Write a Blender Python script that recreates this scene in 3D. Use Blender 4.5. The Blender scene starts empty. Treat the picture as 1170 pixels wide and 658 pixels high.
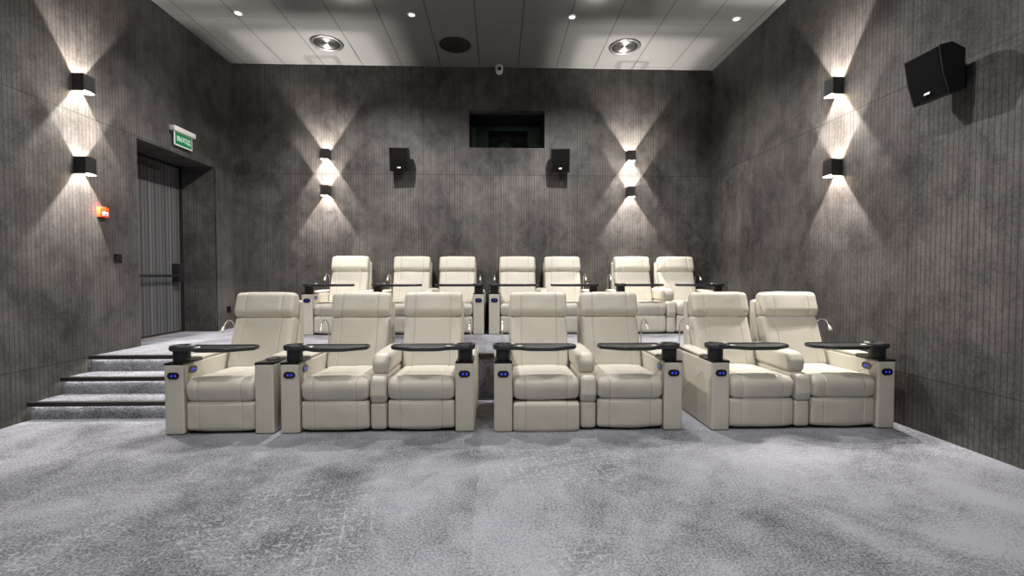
import bpy, bmesh, math, random
from mathutils import Vector, Matrix, noise
random.seed(4)
SC = bpy.context.scene
COL = SC.collection
PI = math.pi
XL, XR, YB, YF, ZC, ZP = -4.05, 3.39, 7.15, -4.5, 4.48, 0.45

# ------------------------------------------------------------------ materials
class NT:
    def __init__(s, name):
        s.m = bpy.data.materials.new(name); s.m.use_nodes = True
        s.t = s.m.node_tree; s.b = s.t.nodes['Principled BSDF']
    def n(s, typ, **kw):
        o = s.t.nodes.new(typ)
        for k, v in kw.items(): setattr(o, k, v)
        return o
    def put(s, sock, v):
        if v is None: return
        if hasattr(v, 'is_output'): s.t.links.new(v, sock)
        else: sock.default_value = v
    def math(s, op, a, b=None, c=None):
        o = s.n('ShaderNodeMath', operation=op)
        s.put(o.inputs[0], a); s.put(o.inputs[1], b); s.put(o.inputs[2], c)
        return o.outputs[0]
    def coords(s):
        c = s.n('ShaderNodeTexCoord')
        x = s.n('ShaderNodeSeparateXYZ'); s.t.links.new(c.outputs['Object'], x.inputs[0])
        return c.outputs['Object'], x.outputs[0], x.outputs[1], x.outputs[2]
    def vec(s, x, y, z):
        o = s.n('ShaderNodeCombineXYZ')
        for i, v in enumerate((x, y, z)): s.put(o.inputs[i], v)
        return o.outputs[0]
    def noise(s, v, scale, detail=4, rough=.55, dist=0):
        o = s.n('ShaderNodeTexNoise'); s.put(o.inputs['Vector'], v)
        o.inputs['Scale'].default_value = scale; o.inputs['Detail'].default_value = detail
        o.inputs['Roughness'].default_value = rough; o.inputs['Distortion'].default_value = dist
        return o.outputs[0]
    def ramp(s, f, a, b, c0=(0,0,0,1), c1=(1,1,1,1)):
        o = s.n('ShaderNodeValToRGB'); s.put(o.inputs[0], f)
        o.color_ramp.elements[0].position = a; o.color_ramp.elements[0].color = c0
        o.color_ramp.elements[1].position = b; o.color_ramp.elements[1].color = c1
        return o.outputs[0]
    def mix(s, f, a, b, blend='MIX'):
        o = s.n('ShaderNodeMix', data_type='RGBA', blend_type=blend)
        s.put(o.inputs[0], f); s.put(o.inputs[6], a); s.put(o.inputs[7], b)
        return o.outputs[2]
    def bump(s, h, strength, dist=.01):
        o = s.n('ShaderNodeBump'); o.inputs['Strength'].default_value = strength
        o.inputs['Distance'].default_value = dist; s.put(o.inputs['Height'], h)
        s.t.links.new(o.outputs[0], s.b.inputs['Normal'])
    def set(s, col=None, rough=None, metal=None, spec=None):
        if col is not None: s.put(s.b.inputs['Base Color'], col)
        if rough is not None: s.put(s.b.inputs['Roughness'], rough)
        if metal is not None: s.put(s.b.inputs['Metallic'], metal)
        if spec is not None: s.put(s.b.inputs['Specular IOR Level'], spec)
        return s.m

def rgb(r, g, b): return (r, g, b, 1)
def plain(name, col, rough=.5, metal=0, spec=.5, var=.12, scale=30):
    t = NT(name); o, x, y, z = t.coords()
    f = t.noise(o, scale, 3)
    a = rgb(*[c*(1-var) for c in col]); b = rgb(*[min(1, c*(1+var)) for c in col])
    return t.set(t.mix(f, a, b), rough, metal, spec)
def emit(name, col, strength):
    t = NT(name); t.set(rgb(*col), .5)
    t.b.inputs['Emission Color'].default_value = rgb(*col)
    t.b.inputs['Emission Strength'].default_value = strength
    return t.m

def wall_mat(name, axis):
    t = NT(name); o, x, y, z = t.coords()
    u = (x, y)[axis]
    big = t.noise(o, 1.1, 6, .62, .4)
    mid = t.noise(t.vec(x, y, t.math('MULTIPLY', z, .7)), 6, 8, .75, .5)
    ws = t.n('ShaderNodeTexWhiteNoise', noise_dimensions='1D'); t.put(ws.inputs['W'], t.math('FLOOR', t.math('DIVIDE', u, .04)))
    fine = t.noise(o, 60, 3, .7)
    s = t.math('ADD', t.math('MULTIPLY', big, .55), t.math('ADD', t.math('MULTIPLY', mid, .45), t.math('MULTIPLY', t.math('SUBTRACT', fine, .5), .30)))
    base = t.ramp(s, .38, .63, rgb(.028, .025, .024), rgb(.138, .128, .121))
    # boards 0.6 m wide, each with a tone of its own
    w = t.n('ShaderNodeTexWhiteNoise', noise_dimensions='2D')
    t.put(w.inputs['Vector'], t.vec(t.math('FLOOR', t.math('DIVIDE', t.math('ADD', u, .03), .6)), t.math('FLOOR', t.math('DIVIDE', t.math('SUBTRACT', z, .44), 2.38)), 0))
    tone = t.math('MULTIPLY', t.math('ADD', .86, t.math('MULTIPLY', w.outputs[0], .28)), t.math('ADD', .89, t.math('MULTIPLY', ws.outputs[0], .22)))
    base = t.mix(1.0, base, t.vec(tone, tone, tone), 'MULTIPLY')
    # fine vertical slots every 4 cm
    fr = t.math('FRACT', t.math('DIVIDE', u, .04))
    slot = t.math('LESS_THAN', t.math('ABSOLUTE', t.math('SUBTRACT', fr, .5)), .115)
    # board joints
    jz = t.math('LESS_THAN', t.math('ABSOLUTE', t.math('SUBTRACT', t.math('FRACT', t.math('DIVIDE', t.math('SUBTRACT', z, .44-1.19), 2.38)), .5)), .0018)
    ju = t.math('LESS_THAN', t.math('ABSOLUTE', t.math('SUBTRACT', t.math('FRACT', t.math('DIVIDE', t.math('ADD', u, .60-.05), 1.2)), .5)), .0022)
    col = t.mix(t.math('MULTIPLY', slot, .62), base, rgb(.030, .024, .022))
    col = t.mix(t.math('MULTIPLY', jz, .75), col, rgb(.018, .016, .015))
    col = t.mix(t.math('MULTIPLY', ju, .6), col, rgb(.020, .018, .017))
    t.bump(t.math('SUBTRACT', t.math('MULTIPLY', fine, .25), t.math('MAXIMUM', slot, jz)), .35, .004)
    return t.set(col, .62, 0, .35)

def carpet_mat(name):
    t = NT(name); o, x, y, z = t.coords()
    big = t.noise(o, .75, 5, .6, .6)
    mid = t.noise(o, 3.2, 6, .7, .5)
    fin = t.ramp(t.noise(o, 80, 4, .75), .40, .60)
    vfin = t.noise(o, 160, 2, .8)
    s = t.math('ADD', t.math('MULTIPLY', t.math('ADD', big, -.06), .95), t.math('ADD', t.math('MULTIPLY', mid, .45), t.math('MULTIPLY', t.math('SUBTRACT', fin, .5), .24)))
    roll = t.math('MULTIPLY', t.math('GREATER_THAN', x, -.12), .05)
    s = t.math('ADD', s, roll)
    # broken woven grid that comes and goes in patches
    patch = t.ramp(t.noise(t.vec(t.math('ADD', x, 7.3), y, z), 1.1, 3, .6), .49, .60)
    rx = t.math('ADD', t.math('MULTIPLY', x, .97), t.math('MULTIPLY', y, .22)); ry = t.math('SUBTRACT', t.math('MULTIPLY', y, .97), t.math('MULTIPLY', x, .22))
    def line(u, p): return t.math('LESS_THAN', t.math('ABSOLUTE', t.math('SUBTRACT', t.math('FRACT', t.math('DIVIDE', u, p)), .5)), .13)
    br = t.math('GREATER_THAN', t.noise(o, 22, 2, .6), .53)
    grid = t.math('MULTIPLY', t.math('MAXIMUM', line(rx, .045), line(ry, .045)), t.math('MULTIPLY', br, patch))
    col = t.ramp(s, .44, .78, rgb(.075, .076, .089), rgb(.355, .359, .40))
    col = t.mix(t.math('MULTIPLY', grid, .5), col, rgb(.46, .46, .49))
    tone = t.math('ADD', .82, t.math('MULTIPLY', vfin, .36))
    col = t.mix(1.0, col, t.vec(tone, tone, tone), 'MULTIPLY')
    t.bump(t.math('ADD', fin, vfin), .5, .006)
    return t.set(col, .95, 0, .1)

def ceil_mat(name):
    t = NT(name); o, x, y, z = t.coords()
    f = t.noise(o, 2.0, 4)
    base = t.mix(f, rgb(.145, .145, .143), rgb(.185, .185, .182))
    jx = t.math('LESS_THAN', t.math('ABSOLUTE', t.math('SUBTRACT', t.math('FRACT', t.math('DIVIDE', t.math('ADD', x, .27+.297), .594)), .5)), .010)
    jy = t.math('LESS_THAN', t.math('ABSOLUTE', t.math('SUBTRACT', t.math('FRACT', t.math('DIVIDE', t.math('ADD', y, -5.87+.6), 1.2)), .5)), .0040)
    col = t.mix(t.math('MULTIPLY', jx, .93), base, rgb(.012, .012, .012))
    col = t.mix(t.math('MULTIPLY', jy, .6), col, rgb(.05, .05, .05))
    t.bump(t.math('SUBTRACT', 0, jx), .3, .005)
    return t.set(col, .42, 0, .5)

def leather_mat(name, col):
    t = NT(name); o, x, y, z = t.coords()
    g = t.noise(o, 220, 3, .6); w = t.noise(o, 9, 4, .6, 1.2); f = t.noise(o, 3, 3)
    c = t.mix(f, rgb(*[k*.93 for k in col]), rgb(*[min(1, k*1.05) for k in col]))
    t.bump(t.math('ADD', t.math('MULTIPLY', g, .12), w), .22, .012)
    return t.set(c, .42, 0, .45)

M = dict(
    wall_x=wall_mat('slotted_panel_back', 0), wall_y=wall_mat('slotted_panel_side', 1),
    carpet=carpet_mat('grey_carpet'), ceil=ceil_mat('ceiling_panels'),
    leather=leather_mat('cream_leather', (.565, .536, .462)),
    black=plain('black_plastic', (.018, .018, .019), .38), tray=plain('tray_plastic', (.030, .032, .034), .30, 0, .6),
    gloss=plain('gloss_black', (.006, .006, .008), .12), chrome=plain('chrome', (.80, .80, .80), .16, 1),
    silver=plain('silver_badge', (.75, .74, .71), .3, .6),
    base=plain('black_base', (.012, .012, .012), .8),
    blue=emit('blue_led', (.03, .06, 1.0), .95),
    nosing=plain('nosing', (.022, .017, .015), .45), led=emit('led_strip_light', (1, .96, .90), 16),
    cloth=plain('speaker_cloth', (.005, .005, .005), .9, 0, .12), cab=plain('speaker_cabinet', (.010, .010, .011), .5, 0, .35),
    badge=plain('badge_white', (.75, .72, .68), .35, .3),
    hous=plain('sconce_black', (.020, .020, .020), .45, .1), inner=plain('sconce_reflector', (.30, .24, .15), .35, .5),
    white=plain('white_plastic', (.72, .70, .67), .4, var=.05), green=emit('sign_green_glow', (.004, .15, .05), .30), signw=emit('sign_white_glow', (.60, .68, .62), .22),  # faint glow put into the sign colours, no lamp in the sign
    red=plain('red_plastic', (.85, .06, .015), .35, var=.05), orange=plain('orange_plastic', (.9, .25, .01), .35, var=.05),
    jet=plain('jet_black', (.006, .006, .006), .7), booth=plain('booth_paint', (.16, .19, .17), .8),
    boothpale=plain('booth_frame', (.45, .47, .36), .6),
    reflect=plain('polished_reflector', (.62, .61, .58), .20, 1), bulb=emit('lamp_lens', (1, .86, .64), 9),
    darkmetal=plain('dark_metal', (.03, .03, .03), .35, .7), frontw=plain('screen_fabric', (.10, .10, .10), .9),
    brass=plain('brass', (.10, .05, .03), .5, .5), gap=plain('dark_gap', (.01, .01, .01), .9),
)
def door_mat():
    t = NT('ribbed_door'); o, x, y, z = t.coords()
    w = t.n('ShaderNodeTexWhiteNoise', noise_dimensions='1D'); t.put(w.inputs['W'], t.math('FLOOR', t.math('DIVIDE', y, .03)))
    fr = t.math('FRACT', t.math('DIVIDE', y, .06))
    c = t.mix(w.outputs[0], rgb(.075, .075, .075), rgb(.16, .16, .163))
    c = t.mix(t.math('MULTIPLY', t.math('LESS_THAN', fr, .2), .85), c, rgb(.02, .02, .02))
    return t.set(c, .6, 0, .3)
M['door'] = door_mat()
def glass_mat():
    t = NT('window_glass'); tr = t.n('ShaderNodeBsdfTransparent'); gl = t.n('ShaderNodeBsdfGlossy'); gl.inputs['Roughness'].default_value = .02
    fr = t.n('ShaderNodeFresnel'); mx = t.n('ShaderNodeMixShader')
    tr.inputs[0].default_value = rgb(.85, .92, .88)
    L = t.t.links.new
    L(fr.outputs[0], mx.inputs[0]); L(tr.outputs[0], mx.inputs[1]); L(gl.outputs[0], mx.inputs[2]); L(mx.outputs[0], t.t.nodes['Material Output'].inputs[0])
    return t.m
M['glass'] = glass_mat()
def turned_mat():
    t = NT('turned_metal'); tg = t.n('ShaderNodeTangent', direction_type='RADIAL', axis='Z')
    t.t.links.new(tg.outputs[0], t.b.inputs['Tangent']); t.b.inputs['Anisotropic'].default_value = .85; t.b.inputs['Anisotropic Rotation'].default_value = .25
    o, x, y, z = t.coords()
    return t.set(t.mix(t.noise(o, 20, 2), rgb(.50, .495, .48), rgb(.58, .57, .55)), .30, 1)
M['reflect'] = turned_mat()
M['chromerim'] = plain('chrome_rim', (.20, .20, .20), .35, 1)

# ------------------------------------------------------------------ mesh helpers
def newobj(name, bm, mat, parent=None, smooth=35):
    me = bpy.data.meshes.new(name)
    bmesh.ops.recalc_face_normals(bm, faces=bm.faces[:])
    bm.to_mesh(me); bm.free()
    me.materials.append(mat)
    if smooth:
        for p in me.polygons: p.use_smooth = True
        me.set_sharp_from_angle(angle=math.radians(smooth))
    o = bpy.data.objects.new(name, me); COL.objects.link(o)
    if parent: o.parent = parent
    return o
def BM(): return bmesh.new()
def add_box(bm, x0, x1, y0, y1, z0, z1, bev=0, seg=2):
    t = bmesh.new()
    vs = [t.verts.new((x, y, z)) for x in (x0, x1) for y in (y0, y1) for z in (z0, z1)]
    for f in ((0,1,3,2),(4,6,7,5),(0,4,5,1),(2,3,7,6),(0,2,6,4),(1,5,7,3)): t.faces.new([vs[i] for i in f])
    if bev: bmesh.ops.bevel(t, geom=t.edges[:], offset=bev, segments=seg, profile=.5, affect='EDGES')
    merge(bm, t)
def merge(bm, t, mat=None):
    me = bpy.data.meshes.new('tmp'); bmesh.ops.recalc_face_normals(t, faces=t.faces[:])
    if mat is not None: bmesh.ops.transform(t, matrix=mat, verts=t.verts[:])
    t.to_mesh(me); t.free(); bm.from_mesh(me); bpy.data.meshes.remove(me)
def box(name, x0, x1, y0, y1, z0, z1, mat, parent=None, bev=0):
    b = BM(); add_box(b, x0, x1, y0, y1, z0, z1, bev); return newobj(name, b, mat, parent)
def add_lathe(bm, prof, seg=32, mat=None):
    t = bmesh.new(); rings = []
    for r, z in prof:
        if r < 1e-6: rings.append([t.verts.new((0, 0, z))])
        else: rings.append([t.verts.new((r*math.cos(2*PI*k/seg), r*math.sin(2*PI*k/seg), z)) for k in range(seg)])
    for a, b in zip(rings, rings[1:]):
        for k in range(seg):
            k2 = (k+1) % seg
            if len(a) == 1 and len(b) == 1: continue
            if len(a) == 1: t.faces.new((a[0], b[k], b[k2]))
            elif len(b) == 1: t.faces.new((a[k], b[0], a[k2]))
            else: t.faces.new((a[k], b[k], b[k2], a[k2]))
    merge(bm, t, mat)
def add_tube(bm, pts, r, seg=10):
    pts = [Vector(p) for p in pts]; t = bmesh.new(); rings = []
    up = Vector((1, .13, .07)).normalized()
    for i, p in enumerate(pts):
        d = (pts[min(i+1, len(pts)-1)] - pts[max(i-1, 0)]).normalized()
        a = up.cross(d).normalized(); b = d.cross(a)
        rr = r[i] if isinstance(r, (list, tuple)) else r
        rings.append([t.verts.new(p + rr*(math.cos(2*PI*k/seg)*a + math.sin(2*PI*k/seg)*b)) for k in range(seg)])
    for a, b in zip(rings, rings[1:]):
        for k in range(seg): t.faces.new((a[k], a[(k+1) % seg], b[(k+1) % seg], b[k]))
    t.faces.new(rings[0]); t.faces.new(rings[-1])
    merge(bm, t)
def round_poly(pts, radii, n=7):
    out = []; N = len(pts)
    for i in range(N):
        p0, p, p1 = (Vector(pts[(i-1) % N]), Vector(pts[i]), Vector(pts[(i+1) % N]))
        r = radii[i] if isinstance(radii, (list, tuple)) else radii
        a = (p0-p); b = (p1-p); la, lb = a.length, b.length; a.normalize(); b.normalize()
        ang = a.angle(b)
        if r <= 0 or ang > PI-.02: out.append(p); continue
        d = min(r/math.tan(ang/2), la*.49, lb*.49); r2 = d*math.tan(ang/2)
        c = p + (a+b).normalized()*(r2/math.sin(ang/2))
        s, e = p+a*d-c, p+b*d-c
        tot = s.angle_signed(e) if s.length > 1e-9 else 0
        for k in range(n+1):
            th = -tot*k/n
            out.append(c + Vector((s.x*math.cos(th)-s.y*math.sin(th), s.x*math.sin(th)+s.y*math.cos(th))))
    res = []
    for p in out:
        if not res or (p-res[-1]).length > 1e-5: res.append(p)
    if (res[0]-res[-1]).length < 1e-5: res.pop()
    return res
def densify(poly, step):
    out = []
    for i, p in enumerate(poly):
        q = poly[(i+1) % len(poly)]; n = max(1, int((q-p).length/step))
        for k in range(n): out.append(p.lerp(q, k/n))
    return out
def normals2(poly):
    A = sum(p.x*q.y-q.x*p.y for p, q in zip(poly, poly[1:]+poly[:1]))
    sg = 1 if A > 0 else -1; N = len(poly); out = []
    for i in range(N):
        d = poly[(i+1) % N]-poly[i-1]
        out.append(Vector((d.y, -d.x)).normalized()*sg)
    return out
def add_cushion(bm, pts, radii, x0, x1, er=.03, seams=(), puff=.006, wr=.0025, step=.03, seed=0):
    """a closed side outline (y, z) carried across x: rounded ends, stitched seams, a little puff and creasing"""
    poly = densify(round_poly([Vector(p) for p in pts], radii), step); nr = normals2(poly)
    xs = set()
    for k in range(8):
        e = er*(1-math.cos(k/7*PI/2)); xs.add(round(x0+e, 5)); xs.add(round(x1-e, 5))
    n = max(2, int((x1-x0)/.028))
    for k in range(1, n):
        x = x0+(x1-x0)*k/n
        if x0+er < x < x1-er and all(abs(x-s) > .012 for s in seams): xs.add(round(x, 5))
    for s in seams:
        for d in (-.008, -.0035, 0, .0035, .008): xs.add(round(s+d, 5))
    xs = sorted(xs); t = bmesh.new(); rings = []; hw = (x1-x0)/2; xc = (x0+x1)/2
    for x in xs:
        e = min(x-x0, x1-x); d = 0
        if e < er: d = er-math.sqrt(max(0, er*er-(er-e)**2))
        d -= puff*(1-abs((x-xc)/hw)**3)
        for s in seams:
            d += .0055*max(0, 1-abs(x-s)/.0055)
        ring = []
        for p, nn in zip(poly, nr):
            w = noise.noise(Vector((x*7+seed*3.1, p.x*9, p.y*9)))*wr*min(1, e/.03+.3)
            q = p-nn*(d-w); ring.append(t.verts.new((x, q.x, q.y)))
        rings.append(ring)
    N = len(poly)
    for a, b in zip(rings, rings[1:]):
        for k in range(N): t.faces.new((a[k], a[(k+1) % N], b[(k+1) % N], b[k]))
    t.faces.new(rings[0]); t.faces.new(list(reversed(rings[-1])))
    merge(bm, t)
def cushion(name, mat, parent, *a, **k):
    b = BM(); add_cushion(b, *a, **k); return newobj(name, b, mat, parent, 60)
def add_prism(bm, poly, z0, z1, mat=None):
    t = bmesh.new()
    a = [t.verts.new((p[0], p[1], z0)) for p in poly]; b = [t.verts.new((p[0], p[1], z1)) for p in poly]
    N = len(poly)
    for k in range(N): t.faces.new((a[k], a[(k+1) % N], b[(k+1) % N], b[k]))
    t.faces.new(a); t.faces.new(b)
    merge(bm, t, mat)
def tag(o, label=None, cat=None, group=None, kind=None):
    for k, v in (('label', label), ('category', cat), ('group', group), ('kind', kind)):
        if v: o[k] = v
    return o
def empty(name, loc, rz=0):
    o = bpy.data.objects.new(name, None); COL.objects.link(o); o.location = loc; o.rotation_euler = (0, 0, rz)
    o.empty_display_size = .1
    return o
def struct(name, bm, mat, parent=None, smooth=0):
    o = newobj(name, bm, mat, parent, smooth); o['kind'] = 'structure'; return o
def copy_tree(o, parent=None):
    c = o.copy(); COL.objects.link(c)
    if parent: c.parent = parent
    for ch in list(o.children): copy_tree(ch, c)
    return c
def light(name, typ, loc, energy, parent=None, color=(1, .96, .91), **kw):
    d = bpy.data.lights.new(name, typ); d.energy = energy; d.color = color
    for k, v in kw.items(): setattr(d, k, v)
    o = bpy.data.objects.new(name, d); COL.objects.link(o); o.location = loc
    if parent: o.parent = parent
    return o

# ------------------------------------------------------------------ the room
T = .46
DY0, DY1, DZ = 5.294, 6.70, 2.80
b = BM(); add_box(b, XL-T-.3, XR+.3, YF-.2, 4.64, -.2, 0); struct('floor', b, M['carpet'])
b = BM(); add_box(b, XL-T-.3, XR+.3, 4.66, YB+.05, -.2, ZP); struct('floor_platform', b, M['carpet'])
b = BM(); add_box(b, XL-T, XR+.2, YF-.2, YB+.2, ZC, ZC+.2); struct('ceiling', b, M['ceil'])
b = BM()
add_box(b, XL-T, XL, YF, DY0, -.1, ZC); add_box(b, XL-T, XL, DY1, YB+.2, -.1, ZC); add_box(b, XL-T, XL, DY0, DY1, DZ, ZC)
struct('wall_left', b, M['wall_y'])
b = BM(); add_box(b, XL-T, XL, DY1-.012, DY1+.02, ZP-.02, DZ); struct('trim_jamb', b, M['wall_x'])
b = BM(); add_box(b, XR, XR+.2, YF, YB+.2, -.1, ZC); struct('wall_right', b, M['wall_y'])
WX0, WX1, WZ0, WZ1 = -.434, .742, 3.243, 3.825
b = BM()
add_box(b, XL, WX0, YB, YB+.2, -.1, ZC); add_box(b, WX1, XR, YB, YB+.2, -.1, ZC)
add_box(b, WX0, WX1, YB, YB+.2, -.1, WZ0); add_box(b, WX0, WX1, YB, YB+.2, WZ1, ZC)
struct('wall_back', b, M['wall_x'])
b = BM(); add_box(b, XL-T, XR+.2, YF-.2, YF, -.1, ZC); struct('wall_front', b, M['frontw'])

# projection window: deep black reveal, pane, dim booth behind
b = BM(); D = YB+.2
add_box(b, WX0-.05, WX0, D, D+.55, WZ0-.05, WZ1+.05); add_box(b, WX1, WX1+.05, D, D+.55, WZ0-.05, WZ1+.05)
add_box(b, WX0, WX1, D, D+.55, WZ1, WZ1+.05); add_box(b, WX0, WX1, D, D+.55, WZ0-.05, WZ0)
w1 = struct('window_1', b, M['jet'])
box('glass_pane', WX0, WX1, D+.50, D+.512, WZ0, WZ1, M['glass'], w1)
b = BM(); Y0, Y1 = D+.55, D+2.4
add_box(b, -1.6, 2.0, Y1, Y1+.1, 2.4, 4.6); struct('wall_booth_back', b, M['booth'])
b = BM(); add_box(b, -1.7, -1.6, Y0, Y1, 2.4, 4.6); struct('wall_booth_left', b, M['booth'])
b = BM(); add_box(b, 2.0, 2.1, Y0, Y1, 2.4, 4.6); struct('wall_booth_right', b, M['booth'])
b = BM(); add_box(b, -1.7, 2.1, Y0, Y1+.1, 4.6, 4.7); struct('ceiling_booth', b, M['booth'])
b = BM(); add_box(b, -1.7, 2.1, Y0, Y1+.1, 2.3, 2.4); struct('floor_booth', b, M['booth'])
b = BM(); add_box(b, -.56, -.46, Y1-.05, Y1, 2.4, 4.38, .005); struct('trim_booth', b, M['boothpale'])
light('booth_fill_light', 'AREA', (.3, Y1-.9, 4.5), 1.6, color=(.85, 1, .88), size=.6)  # unseen fill light added so the booth interior reads dimly
pj = empty('film_projector', (.20, Y0+.75, 2.4))
tag(pj, 'dark film projector seen through the projection window in the back wall', 'projector')
box('projector_body', -.36, .36, -.35, .35, .55, 1.48, M['cab'], pj, .02)
b = BM(); add_box(b, -.28, .28, -.25, .25, 0, .55, .01); newobj('pedestal', b, M['black'], pj)
b = BM(); add_lathe(b, [(0, 0), (.05, 0), (.10, .03), (.11, .12), (.115, .12), (.115, 0), (.12, -.02), (.12, -.12)], 28, Matrix.Translation((.14, -.37, 1.28)) @ Matrix.Rotation(PI/2, 4, 'X'))
newobj('lens', b, M['darkmetal'], pj)
b = BM(); add_lathe(b, [(0, .03), (.09, .025), (.12, 0), (.09, -.03), (0, -.03)], 24, Matrix.Translation((-.06, -.39, 1.14)) @ Matrix.Rotation(PI/2, 4, 'X'))
newobj('port_cover', b, M['silver'], pj)
eq = box('equipment_box', -.13, .13, -.1, .1, 0, 1.38, M['boothpale'], None, .01); eq.location = (.96, Y0+1.1, 2.4)
tag(eq, 'pale equipment cabinet at the right inside the projection window', 'cabinet')

# door in its recess
XD = XL-T
b = BM(); add_box(b, XD-.06, XD-.005, 5.00, 6.66, ZP+.02, 2.78, .004); door = struct('door_1', b, M['door'])
b = BM(); add_box(b, XD-.08, XD+.012, 6.645, DY1+.05, ZP, DZ+.05); add_box(b, XD-.08, XD+.012, 4.9, DY1+.05, 2.765, DZ+.06); add_box(b, XD-.10, XD-.061, 4.85, DY1+.1, 0, 3)
newobj('door_frame', b, M['jet'], door, 0)
b = BM(); add_box(b, XD-.08, XD+.0, 4.9, DY1, ZP-.001, ZP+.014); newobj('threshold', b, M['brass'], door, 0)
b = BM()
add_tube(b, [(XD+.01, 5.31, 1.30), (XD+.07, 5.33, 1.27), (XD+.085, 5.40, 1.25), (XD+.085, 6.5, 1.25)], .018, 10)
newobj('push_bar', b, M['black'], door)
b = BM(); add_box(b, XD-.005, XD+.11, 6.47, 6.57, 1.16, 1.42, .01); newobj('latch_box', b, M['black'], door)
b = BM(); add_box(b, XD-.005, XD+.05, 5.85, 6.25, 2.655, 2.675, .004); newobj('door_top_bar', b, M['brass'], door)  # thin brass-toned bar across the upper door

# steps, nosings, led strips
R = ZP/3
for k, (y, x1) in enumerate(((4.04, -2.68), (4.34, -2.68))):
    b = BM(); add_box(b, XL, x1, y+.02, 4.66, R*k-.001, R*(k+1)-.004); st = struct('step', b, M['carpet'])
names = ['lowest', 'middle', 'top']
for k, (y, x1) in enumerate(((4.04, -2.68), (4.34, -2.68), (4.64, XR))):
    z = R*(k+1)
    b = BM(); add_box(b, XL, x1, y-.012, y+.035, z-.020, z+.006, .003); add_box(b, XL, x1, y-.012, y-.006, z-.032, z-.015, .002)
    struct('trim_%d' % (k+1), b, M['nosing'])
    l = box('led_strip', XL+.02, -2.70, y+.003, y+.019, z-.027, z-.019, M['led'])
    tag(l, 'white led strip glowing under the %s step nosing on the left' % names[k], 'light strip', 'led strips under the step nosings')

# ------------------------------------------------------------------ recliners
AW, SW, CW, AD = .148, .545, .136, .90
SEAMS = (.105, .44)
def stadium(w, h, n=10):
    r = h/2; o = []
    for k in range(n+1): a = -PI/2+PI*k/n; o.append((w/2-r+r*math.cos(a), r*math.sin(a)))
    for k in range(n+1): a = PI/2+PI*k/n; o.append((-w/2+r+r*math.cos(a), r*math.sin(a)))
    return o
def make_seat(root, x0, sd):
    L = M['leather']; sm = [x0+s for s in SEAMS]; x1 = x0+SW
    cushion('seat_cushion', L, root, [(.015, .262), (-.02, .435), (.30, .425), (.62, .42), (.62, .27)], [.035, .085, 0, .03, .03], x0+.003, x1-.003, .045, sm, .014, .004, seed=sd)
    cushion('footrest', L, root, [(.016, .252), (.016, .026), (.14, .026), (.14, .252)], [.028, .03, .02, .02], x0+.006, x1-.006, .018, sm, .012, .0055, seed=sd+5)
    cushion('backrest', L, root, [(.535, .40), (.598, .57), (.712, .864), (.80, .862), (.86, .82), (.66, .36)], [.05, 0, .035, .03, .05, .05], x0+.004, x1-.004, .032, sm, .014, .003, seed=sd+9)
    cushion('headrest', L, root, [(.700, .869), (.680, .920), (.738, 1.090), (.87, 1.075), (.83, .845)], [.018, .06, .045, .06, .04], x0+.002, x1-.002, .03, sm, .010, .003, seed=sd+13)
    cushion('back_shell', L, root, [(.66, .16), (.84, .80), (.865, 1.015), (.94, 1.005), (.93, .55), (.90, .10)], [.03, .1, .03, .03, .1, .03], x0-.004, x1+.004, .022, (), .002, .001, seed=sd+17)
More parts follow.
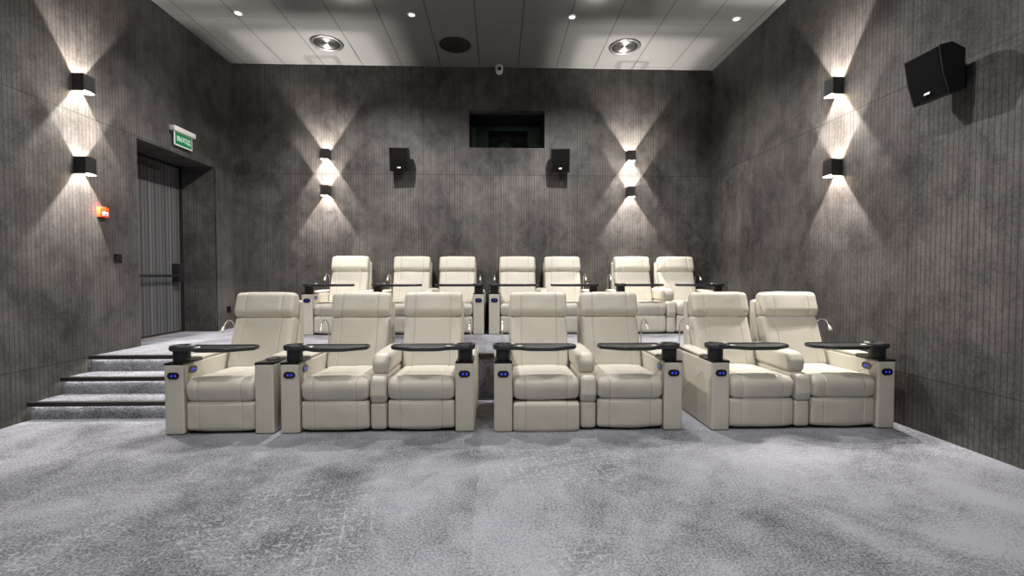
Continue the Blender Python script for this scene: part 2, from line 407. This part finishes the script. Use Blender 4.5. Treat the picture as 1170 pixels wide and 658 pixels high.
def make_arm(root, x0, mirror, tray=True):
    L = M['leather']; x1 = x0+AW; xc = (x0+x1)/2; s = -1 if mirror else 1
    arm = cushion('armrest', L, root, [(0, .004), (0, .552), (AD, .552), (AD, .004)], [.012, .010, .03, .01], x0, x1, .014, (), .002, .0012, .06, seed=x0)
    b = BM(); add_box(b, x0+.002, x1-.002, -.002, .245, .5505, .567, .004); top = newobj('arm_top_panel', b, M['gloss'], root)
    cushion('arm_lid', L, root, [(.25, .556), (.25, .582), (.70, .592), (.72, .556)], [.004, .022, .02, .004], x0+.006, x1-.006, .016, (), .004, .0015, seed=x0+3)
    if not tray:
        b = BM(); add_lathe(b, [(.060, 0), (.060, .006), (.052, .008), (.047, .001), (.0, .001)], 32, Matrix.Translation((xc, .165, .567)))
        newobj('cup_holder', b, M['tray'], top); return
    # two oval control panels with blue lit marks: on the front and on the inner side
    def panel(mt):
        b = BM(); add_prism(b, stadium(.092, .054, 12), 0, .007, mt); p = newobj('control_panel', b, M['gloss'], root)
        b = BM(); add_prism(b, [(-.017, -.005), (-.011, -.008), (-.006, -.003), (-.005, .003), (-.011, .007), (-.017, .004)], .007, .0082, mt); newobj('control_button', b, M['blue'], p)
        arc = [(.011+.011*math.cos(a), .011*math.sin(a)) for a in [(-1.25+2.5*k/8) for k in range(9)]] + [(.009+.006*math.cos(a), .009*math.sin(a)) for a in [(1.25-2.5*k/8) for k in range(9)]]
        b = BM(); add_prism(b, arc, .007, .0082, mt); newobj('control_button', b, M['blue'], p)
    panel(Matrix.Translation((xc, .001, .468)) @ Matrix.Rotation(PI/2, 4, 'X'))
    if mirror: mt = Matrix.Translation((x0+.001, .115, .497)) @ Matrix.Rotation(-PI/2, 4, 'Z') @ Matrix.Rotation(PI/2, 4, 'X')
    else: mt = Matrix.Translation((x1-.001, .115, .497)) @ Matrix.Rotation(PI/2, 4, 'Z') @ Matrix.Rotation(PI/2, 4, 'X')
    panel(mt)
    # swivel tray
    hub = (xc, .10); MT = Matrix.Translation((hub[0], hub[1], 0)) @ Matrix.Scale(s, 4, (1, 0, 0))
    poly = round_poly([Vector(p) for p in [(-.085, -.085), (.11, -.088), (.20, -.155), (.43, -.155), (.598, -.05), (.598, .080), (.2, .080), (-.085, .085)]], [.085, .10, .10, .14, .06, .08, .3, .085], 9)
    nr = normals2(poly); t = bmesh.new(); loops = []
    for ins, z in ((.014, .655), (.002, .661), (0, .668), (0, .682), (.004, .687), (.012, .687), (.017, .679)):
        loops.append([t.verts.new((p.x-n.x*ins, p.y-n.y*ins, z)) for p, n in zip(poly, nr)])
    N = len(poly)
    for a, c in zip(loops, loops[1:]):
        for k in range(N): t.faces.new((a[k], a[(k+1) % N], c[(k+1) % N], c[k]))
    t.faces.new(loops[0]); t.faces.new(loops[-1])
    b = BM(); merge(b, t, MT); tr = newobj('tray_table', b, M['tray'], root, 50)
    b = BM(); add_lathe(b, [(.0, .566), (.060, .566), (.060, .66), (0, .66)], 32, MT); newobj('tray_post', b, M['black'], tr)
    b = BM(); add_lathe(b, [(.058, .652), (.078, .654), (.084, .662), (.084, .688), (.080, .694), (.064, .696), (.058, .684), (.0, .684)], 36, MT); newobj('cup_holder', b, M['black'], tr)
    b = BM(); add_lathe(b, [(0, .683), (.021, .683), (.023, .680), (.023, .676), (0, .676)], 20, MT @ Matrix.Translation((.135, -.02, 0))); newobj('tray_badge', b, M['silver'], tr)
    b = BM(); add_box(b, .068, .092, -.022, .030, .684, .700, .004); 
    bmesh.ops.transform(b, matrix=MT, verts=b.verts[:]); newobj('tray_hinge', b, M['silver'], tr)
    # gooseneck reading lamp at the rear of the arm
    pts = [(xc, .84, .55), (xc, .84, .735)]
    for k in range(1, 13):
        a = PI*k/12*.86; pts.append((xc, .84-.095+.095*math.cos(a), .735+.095*math.sin(a)))
    e = Vector(pts[-1]); d = (e-Vector(pts[-2])).normalized()
    b = BM(); add_tube(b, pts, .0058, 10); add_lathe(b, [(0, .553), (.016, .553), (.016, .562), (.007, .568), (0, .568)], 16, Matrix.Translation((xc, .84, 0)))
    lamp = newobj('reading_lamp', b, M['chrome'], root, 60)
    b = BM(); add_tube(b, [e-d*.004, e+d*.008, e+d*.034, e+d*.048, e+d*.052], [.006, .0105, .0135, .013, .010], 14)
    newobj('lamp_head', b, M['badge'], lamp, 60)
def make_console(root, x0):
    L = M['leather']; x1 = x0+CW
    cushion('console_base', L, root, [(.022, .024), (.022, .232), (.6, .232), (.6, .024)], [.022, .03, .02, .02], x0+.004, x1-.004, .022, (), .006, .002)
    cushion('console_pad', L, root, [(.022, .238), (-.004, .30), (.01, .438), (.10, .448), (.6, .448), (.6, .238)], [.02, .04, .05, .02, .02, .02], x0+.003, x1-.003, .025, (), .006, .002)
    cushion('center_armrest', L, root, [(.10, .452), (.085, .54), (.13, .604), (.30, .612), (.70, .612), (.70, .452)], [.035, .05, .06, 0, .03, .02], x0-.004, x1+.004, .034, (), .008, .002)
def loveseat():
    r = empty('double_recliner', (0, 0, 0))
    make_arm(r, 0, False); make_seat(r, AW, 1); make_console(r, AW+SW); make_seat(r, AW+SW+CW, 2); make_arm(r, AW+2*SW+CW, True)
    b = BM(); add_box(b, AW+.01, AW+2*SW+CW-.01, .06, .86, .006, .046); newobj('plinth', b, M['base'], r)
    return r
def single():
    r = empty('single_recliner', (0, 0, 0))
    make_arm(r, 0, False); make_seat(r, AW, 7); make_arm(r, AW+SW, True, False)
    b = BM(); add_box(b, AW+.01, AW+SW-.01, .06, .86, .006, .046); newobj('plinth', b, M['base'], r)
    return r
F1, F2 = 3.62, 6.17
s0 = single(); s0.location = (-2.602, F1, 0)
tag(s0, 'cream leather single recliner at the left end of the front row, nearest the steps', 'recliner', 'front row recliners')
s1 = copy_tree(s0); s1.location = (-2.62, F2, ZP)
tag(s1, 'cream leather single recliner at the left end of the raised back row', 'recliner', 'back row recliners')
W2 = 2*AW+2*SW+CW
lab = ['cream leather double recliner in the front row, directly right of the front single recliner',
       'cream leather double recliner in the middle of the front row, left footrest slightly pushed out',
       'cream leather double recliner at the right end of the front row, by the right wall',
       'cream leather double recliner on the platform, directly right of the back single recliner',
       'cream leather double recliner on the platform, behind the middle front pair',
       'cream leather double recliner at the right end of the raised back row']
p = loveseat()
for k, (x, y, z) in enumerate(((-1.709, F1, 0), (-.026, F1-.015, 0), (1.728, F1-.03, 0), (-1.70, F2, ZP), (-.112, F2, ZP), (1.64, F2, ZP))):
    o = p if k == 0 else copy_tree(p)
    o.location = (x, y, z); tag(o, lab[k], 'recliner', 'front row recliners' if k < 3 else 'back row recliners')
    if k == 1:
        fr = sorted([c for c in o.children if c.name.startswith('footrest')], key=lambda c: sum(v.co.x for v in c.data.vertices))
        fr[0].location = (0, -.022, -.024); fr[0].scale = (1, 1, 1.02)

# ------------------------------------------------------------------ wall sconces
SCW, SCD, SCH, TH = .122, .110, .165, .004
SCE, SPE, WCL = 50, 1.6, .095
def make_sconce():
    r = empty('wall_sconce', (0, 0, 0))
    b = BM(); h, w = SCH/2, SCW/2
    add_box(b, -w, -w+TH, -SCD, 0, -h, h); add_box(b, w-TH, w, -SCD, 0, -h, h)
    add_box(b, -w, w, -SCD, -SCD+TH, -h+.010, h); add_box(b, -w, w, -.004, 0, -h, h)
    newobj('housing', b, M['hous'], r, 0)
    b = BM(); i = w-TH-.0005
    add_box(b, -i, -i+.002, -SCD+TH, -.004, -h+.012, h-.012); add_box(b, i-.002, i, -SCD+TH, -.004, -h+.012, h-.012)
    add_box(b, -i, i, -SCD+TH, -SCD+TH+.002, -h+.012, h-.012)
    newobj('reflector', b, M['inner'], r, 0)
    light('sconce_lamp', 'POINT', (0, -.052, 0), SCE, r, (1, .94, .87), shadow_soft_size=.006)
    return r
def sconce_curve(d, wall):
    # photometric curve of the lamp: strongest in the plane parallel to its wall
    d.use_nodes = True; nt = d.node_tree; em = nt.nodes['Emission']
    tc = nt.nodes.new('ShaderNodeTexCoord'); dt = nt.nodes.new('ShaderNodeVectorMath'); dt.operation = 'DOT_PRODUCT'
    nt.links.new(tc.outputs['Normal'], dt.inputs[0]); dt.inputs[1].default_value = wall
    def mth(op, p, q):
        o = nt.nodes.new('ShaderNodeMath'); o.operation = op
        for i, v in enumerate((p, q)):
            if hasattr(v, 'is_output'): nt.links.new(v, o.inputs[i])
            else: o.inputs[i].default_value = v
        return o.outputs[0]
    yy = dt.outputs['Value']                     # positive towards the wall
    y = mth('ADD', mth('MAXIMUM', yy, WCL), mth('MULTIPLY', mth('LESS_THAN', yy, .045), .042))
    nt.links.new(mth('POWER', mth('DIVIDE', .3, y), SPE), em.inputs['Strength'])
sc = make_sconce()
sconce_curve([c for c in sc.children if c.type == 'LIGHT'][0].data, (0, 1, 0))
spots = [((XL, 4.582, 3.10), PI/2, 'left wall', 'upper'), ((XL, 4.58, 2.312), PI/2, 'left wall', 'lower'),
         ((-2.618, YB, 3.098), 0, 'back wall left of speakers', 'upper'), ((-2.622, YB, 2.550), 0, 'back wall left of speakers', 'lower'),
         ((2.085, YB, 3.112), 0, 'back wall right of speakers', 'upper'), ((2.09, YB, 2.556), 0, 'back wall right of speakers', 'lower'),
         ((XR, 4.45, 3.11), -PI/2, 'right wall', 'upper'), ((XR, 4.45, 2.318), -PI/2, 'right wall', 'lower')]
for k, (loc, rz, wn, pos) in enumerate(spots):
    o = sc if k == 0 else copy_tree(sc)
    o.location = loc; o.rotation_euler = (0, 0, rz)
    tag(o, 'black box sconce lit up and down, %s of two on %s' % (pos, wn), 'wall lamp', 'box sconces on the walls')

# ------------------------------------------------------------------ loudspeakers
def make_speaker():
    r = empty('wall_speaker', (0, 0, 0)); w = .142
    prof = [(-.21, -.17), (-.262, -.01), (-.295, .17), (-.20, .195), (-.10, .15), (-.104, -.135)]
    b = BM(); add_cushion(b, prof, [.008, .2, .008, .01, .01, .02], -w, w, .006, (), 0, 0, .02); newobj('cabinet', b, M['cab'], r, 30)
    b = BM()
    fr = [(-.219, -.158), (-.266, -.008), (-.299, .16), (-.285, .158), (-.25, -.01), (-.205, -.155)]
    add_cushion(b, fr, [.003, .2, .003, .003, .2, .003], -w+.013, w-.013, .004, (), 0, 0, .02); newobj('grille', b, M['cloth'], r, 30)
    b = BM(); add_box(b, -.023, .023, -.004, .002, -.009, .009, .002)
    bd = newobj('badge', b, M['badge'], r); bd.location = (0, -.2385, -.118); bd.rotation_euler = (-.30, 0, 0)
    b = BM(); add_box(b, -.05, .05, -.012, 0, -.09, .09, .003); add_box(b, -.02, .02, -.115, -.01, -.025, .025, .003); newobj('bracket', b, M['black'], r)
    return r
sp = make_speaker()
for k, (loc, rz, lb) in enumerate((((-1.478, YB, 2.985), .05, 'black loudspeaker on the back wall left of the projection window'),
                                   ((.97, YB, 2.99), -.05, 'black loudspeaker on the back wall right of the projection window'),
                                   ((XR, 3.272, 2.70), -PI/2, 'black loudspeaker tilted down on the right wall, casting a long shadow'))):
    o = sp if k == 0 else copy_tree(sp)
    o.location = loc; o.rotation_euler = (0, 0, rz); tag(o, lb, 'speaker', 'black wall loudspeakers')

# ------------------------------------------------------------------ small wall things
ex = empty('exit_sign', (XL, 6.0, 3.0), PI/2)      # local x runs along +Y, local -y points into the room
tag(ex, 'green and white exit sign with Cyrillic lettering over the door recess', 'sign')
box('sign_housing', -.20, .20, -.075, 0, .052, .115, M['white'], ex, .008)
pn = box('sign_panel', -.165, .165, -.045, -.035, -.115, .055, M['signw'], ex, .002)
box('green_field', -.150, .150, -.047, -.0452, -.100, .045, M['green'], pn)
t = bpy.data.curves.new('sign_text', 'FONT'); t.body = 'BЫХОД'; t.size = .105; t.align_x = 'CENTER'; t.align_y = 'CENTER'; t.extrude = .0006; t.offset = .0022
to = bpy.data.objects.new('sign_text', t); COL.objects.link(to)
dg = bpy.context.evaluated_depsgraph_get(); me = bpy.data.meshes.new_from_object(to.evaluated_get(dg)); bpy.data.objects.remove(to)
me.materials.clear(); me.materials.append(M['signw'])
to = bpy.data.objects.new('sign_lettering', me); COL.objects.link(to); to.parent = pn; to.location = (0, -.0478, -.028); to.rotation_euler = (PI/2, 0, 0); to.scale = (.64, .80, 1)

al = empty('fire_alarm_call_point', (XL, 4.81, 1.897), PI/2)
tag(al, 'red manual fire alarm call point on the left wall below the lamps', 'alarm button')
box('call_point_case', -.052, .052, -.042, .003, -.052, .052, M['red'], al, .007)
box('call_point_plate', -.036, .036, -.0445, -.0425, -.036, .004, M['white'], al, .001)
b = BM(); add_lathe(b, [(0, .003), (.006, .003), (.006, 0), (0, 0)], 14, Matrix.Translation((0, -.0445, -.015)) @ Matrix.Rotation(PI/2, 4, 'X')); newobj('call_point_button', b, M['black'], al)
b = BM(); add_prism(b, [(-.007, .024), (.007, .024), (.0, .012)], 0, .001, Matrix.Translation((0, -.0425, 0)) @ Matrix.Rotation(PI/2, 4, 'X')); newobj('call_point_arrow', b, M['white'], al)

def plate(name, loc, rz, sz, label, cat, sock):
    r = empty(name, loc, rz); tag(r, label, cat)
    box('plate', -sz, sz, -.012, 0, -sz, sz, M['gloss'], r, .003)
    if sock:
        b = BM(); add_lathe(b, [(.026, .013), (.030, .013), (.030, .009), (0, .009)], 24, Matrix.Rotation(PI/2, 4, 'X')); newobj('socket_face', b, M['black'], r)
    else: box('rocker', -sz*.62, sz*.62, -.017, -.011, -sz*.62, sz*.62, M['darkmetal'], r, .002)
plate('light_switch', (XL, 4.998, 1.437), PI/2, .044, 'small black light switch on the left wall beside the door recess', 'light switch', False)
plate('power_socket', (XL, 6.99, .745), PI/2, .044, 'small black power socket low on the left wall past the door recess', 'power socket', True)

cv = empty('security_camera', (.035, YB, 4.41)); tag(cv, 'small white security camera high on the back wall at the ceiling', 'security camera')
b = BM(); add_box(b, -.05, .05, -.03, .003, -.03, .071, .01); newobj('camera_base', b, M['white'], cv)
b = BM(); add_lathe(b, [(0, .06), (.055, .06), (.060, .045), (.058, -.01), (.045, -.052), (.02, -.072), (0, -.076)], 28, Matrix.Translation((0, -.075, 0))); newobj('camera_body', b, M['white'], cv, 60)
b = BM(); add_lathe(b, [(0, .012), (.018, .009), (.028, .001), (.031, -.006), (0, -.006)], 24, Matrix.Translation((0, -.130, -.008)) @ Matrix.Rotation(PI/2+.25, 4, 'X')); newobj('camera_lens', b, M['gloss'], cv, 60)

# ------------------------------------------------------------------ ceiling fittings
def make_round(refl, rimmat):
    r = empty('round_ceiling_fitting', (0, 0, ZC))
    b = BM(); add_lathe(b, [(.172, -.002), (.178, -.014), (.200, -.016), (.218, -.010), (.222, 0)], 48); newobj('rim', b, rimmat, r, 60)
    b = BM(); add_lathe(b, [(.174, -.010), (.160, -.007), (.150, -.012), (.143, -.006)], 48); newobj('ring', b, M['darkmetal'] if refl is M['reflect'] else M['jet'], r, 60)
    b = BM(); add_lathe(b, [(.145, -.008), (.10, -.004), (.05, -.002), (.022, -.0012)], 48); newobj('reflector', b, refl, r, 60)
    b = BM(); add_lathe(b, [(.024, -.001), (.022, -.009), (.012, -.014), (0, -.015)], 24); newobj('center_cap', b, refl, r, 60)
    return r
a = make_round(M['reflect'], M['chromerim']); a.location = (-2.36, 6.49, ZC)
tag(a, 'round polished metal ceiling fitting on the left, above the left sconces', 'ceiling fitting', 'round ceiling fittings')
c = copy_tree(a); c.location = (1.80, 6.45, ZC); tag(c, 'round polished metal ceiling fitting on the right, above the right sconces', 'ceiling fitting', 'round ceiling fittings')
c = make_round(M['jet'], M['jet']); c.location = (-.585, 6.48, ZC); tag(c, 'round black ceiling fitting in the dark middle of the ceiling', 'ceiling fitting', 'round ceiling fittings')
dl = empty('recessed_spotlight', (0, 0, ZC))
b = BM(); add_lathe(b, [(.030, -.004), (.034, -.009), (.050, -.007), (.052, 0)], 32); newobj('trim_ring', b, M['white'], dl, 60)
b = BM(); add_lathe(b, [(0, -.003), (.031, -.003), (.031, -.006), (.018, -.007), (.016, -.004), (0, -.004)], 32); newobj('lens', b, M['bulb'], dl, 60)
for k, (x, y, lb) in enumerate(((-3.18, 5.79, 'leftmost of the four small lit ceiling spots'), (-1.055, 5.755, 'second from left of the four small lit ceiling spots'),
                                (.937, 5.74, 'third from left of the four small lit ceiling spots'), (3.01, 5.715, 'rightmost of the four small lit ceiling spots'))):
    o = dl if k == 0 else copy_tree(dl)
    o.location = (x, y, ZC); tag(o, lb, 'ceiling light', 'small recessed ceiling spots')

# ------------------------------------------------------------------ the room's ceiling lamps (just above the frame and over the front of the hall)
for x, y, e, ang in ((-1.72, 5.32, 410, 149), (1.15, 5.25, 410, 149), (-1.9, 2.7, 185, 148.1), (1.3, 2.7, 185, 148.1), (-1.9, .2, 240, 115), (1.3, .2, 240, 115), (-1.9, -2.4, 150, 110), (1.3, -2.4, 150, 110)):
    light('ceiling_lamp', 'SPOT', (x, y, ZC-.03), e, None, (1, .97, .94), spot_size=math.radians(ang), spot_blend=.55 if ang > 148.5 else .25, shadow_soft_size=.05)

for x, y in ((-1.72, 5.32), (1.15, 5.25)):           # the open bulbs of the two lamps graze the ceiling
    light('ceiling_bulb', 'POINT', (x, y, ZC-.07), 5, None, (1, .93, .84), shadow_soft_size=.02)
w = bpy.data.worlds.new('World'); SC.world = w; w.use_nodes = True
w.node_tree.nodes['Background'].inputs[0].default_value = (0, 0, 0, 1)

# ------------------------------------------------------------------ camera
cd = bpy.data.cameras.new('Camera'); cam = bpy.data.objects.new('Camera', cd); COL.objects.link(cam)
cam.location = (0, 0, 1.25); cd.sensor_width = 36; cd.lens = 520/1170*36; cd.clip_start = .02
cam.rotation_euler = (PI/2-math.radians(1.54), 0, -math.radians(1.87))
SC.camera = cam
SC.view_settings.view_transform = 'Standard'; SC.view_settings.look = 'None'
SC.view_settings.gamma = 1; SC.view_settings.use_curve_mapping = False
SC.view_settings.exposure = 0
SC.cycles.use_denoising = True
SC.cycles.max_bounces = 8; SC.cycles.diffuse_bounces = 5; SC.cycles.glossy_bounces = 4
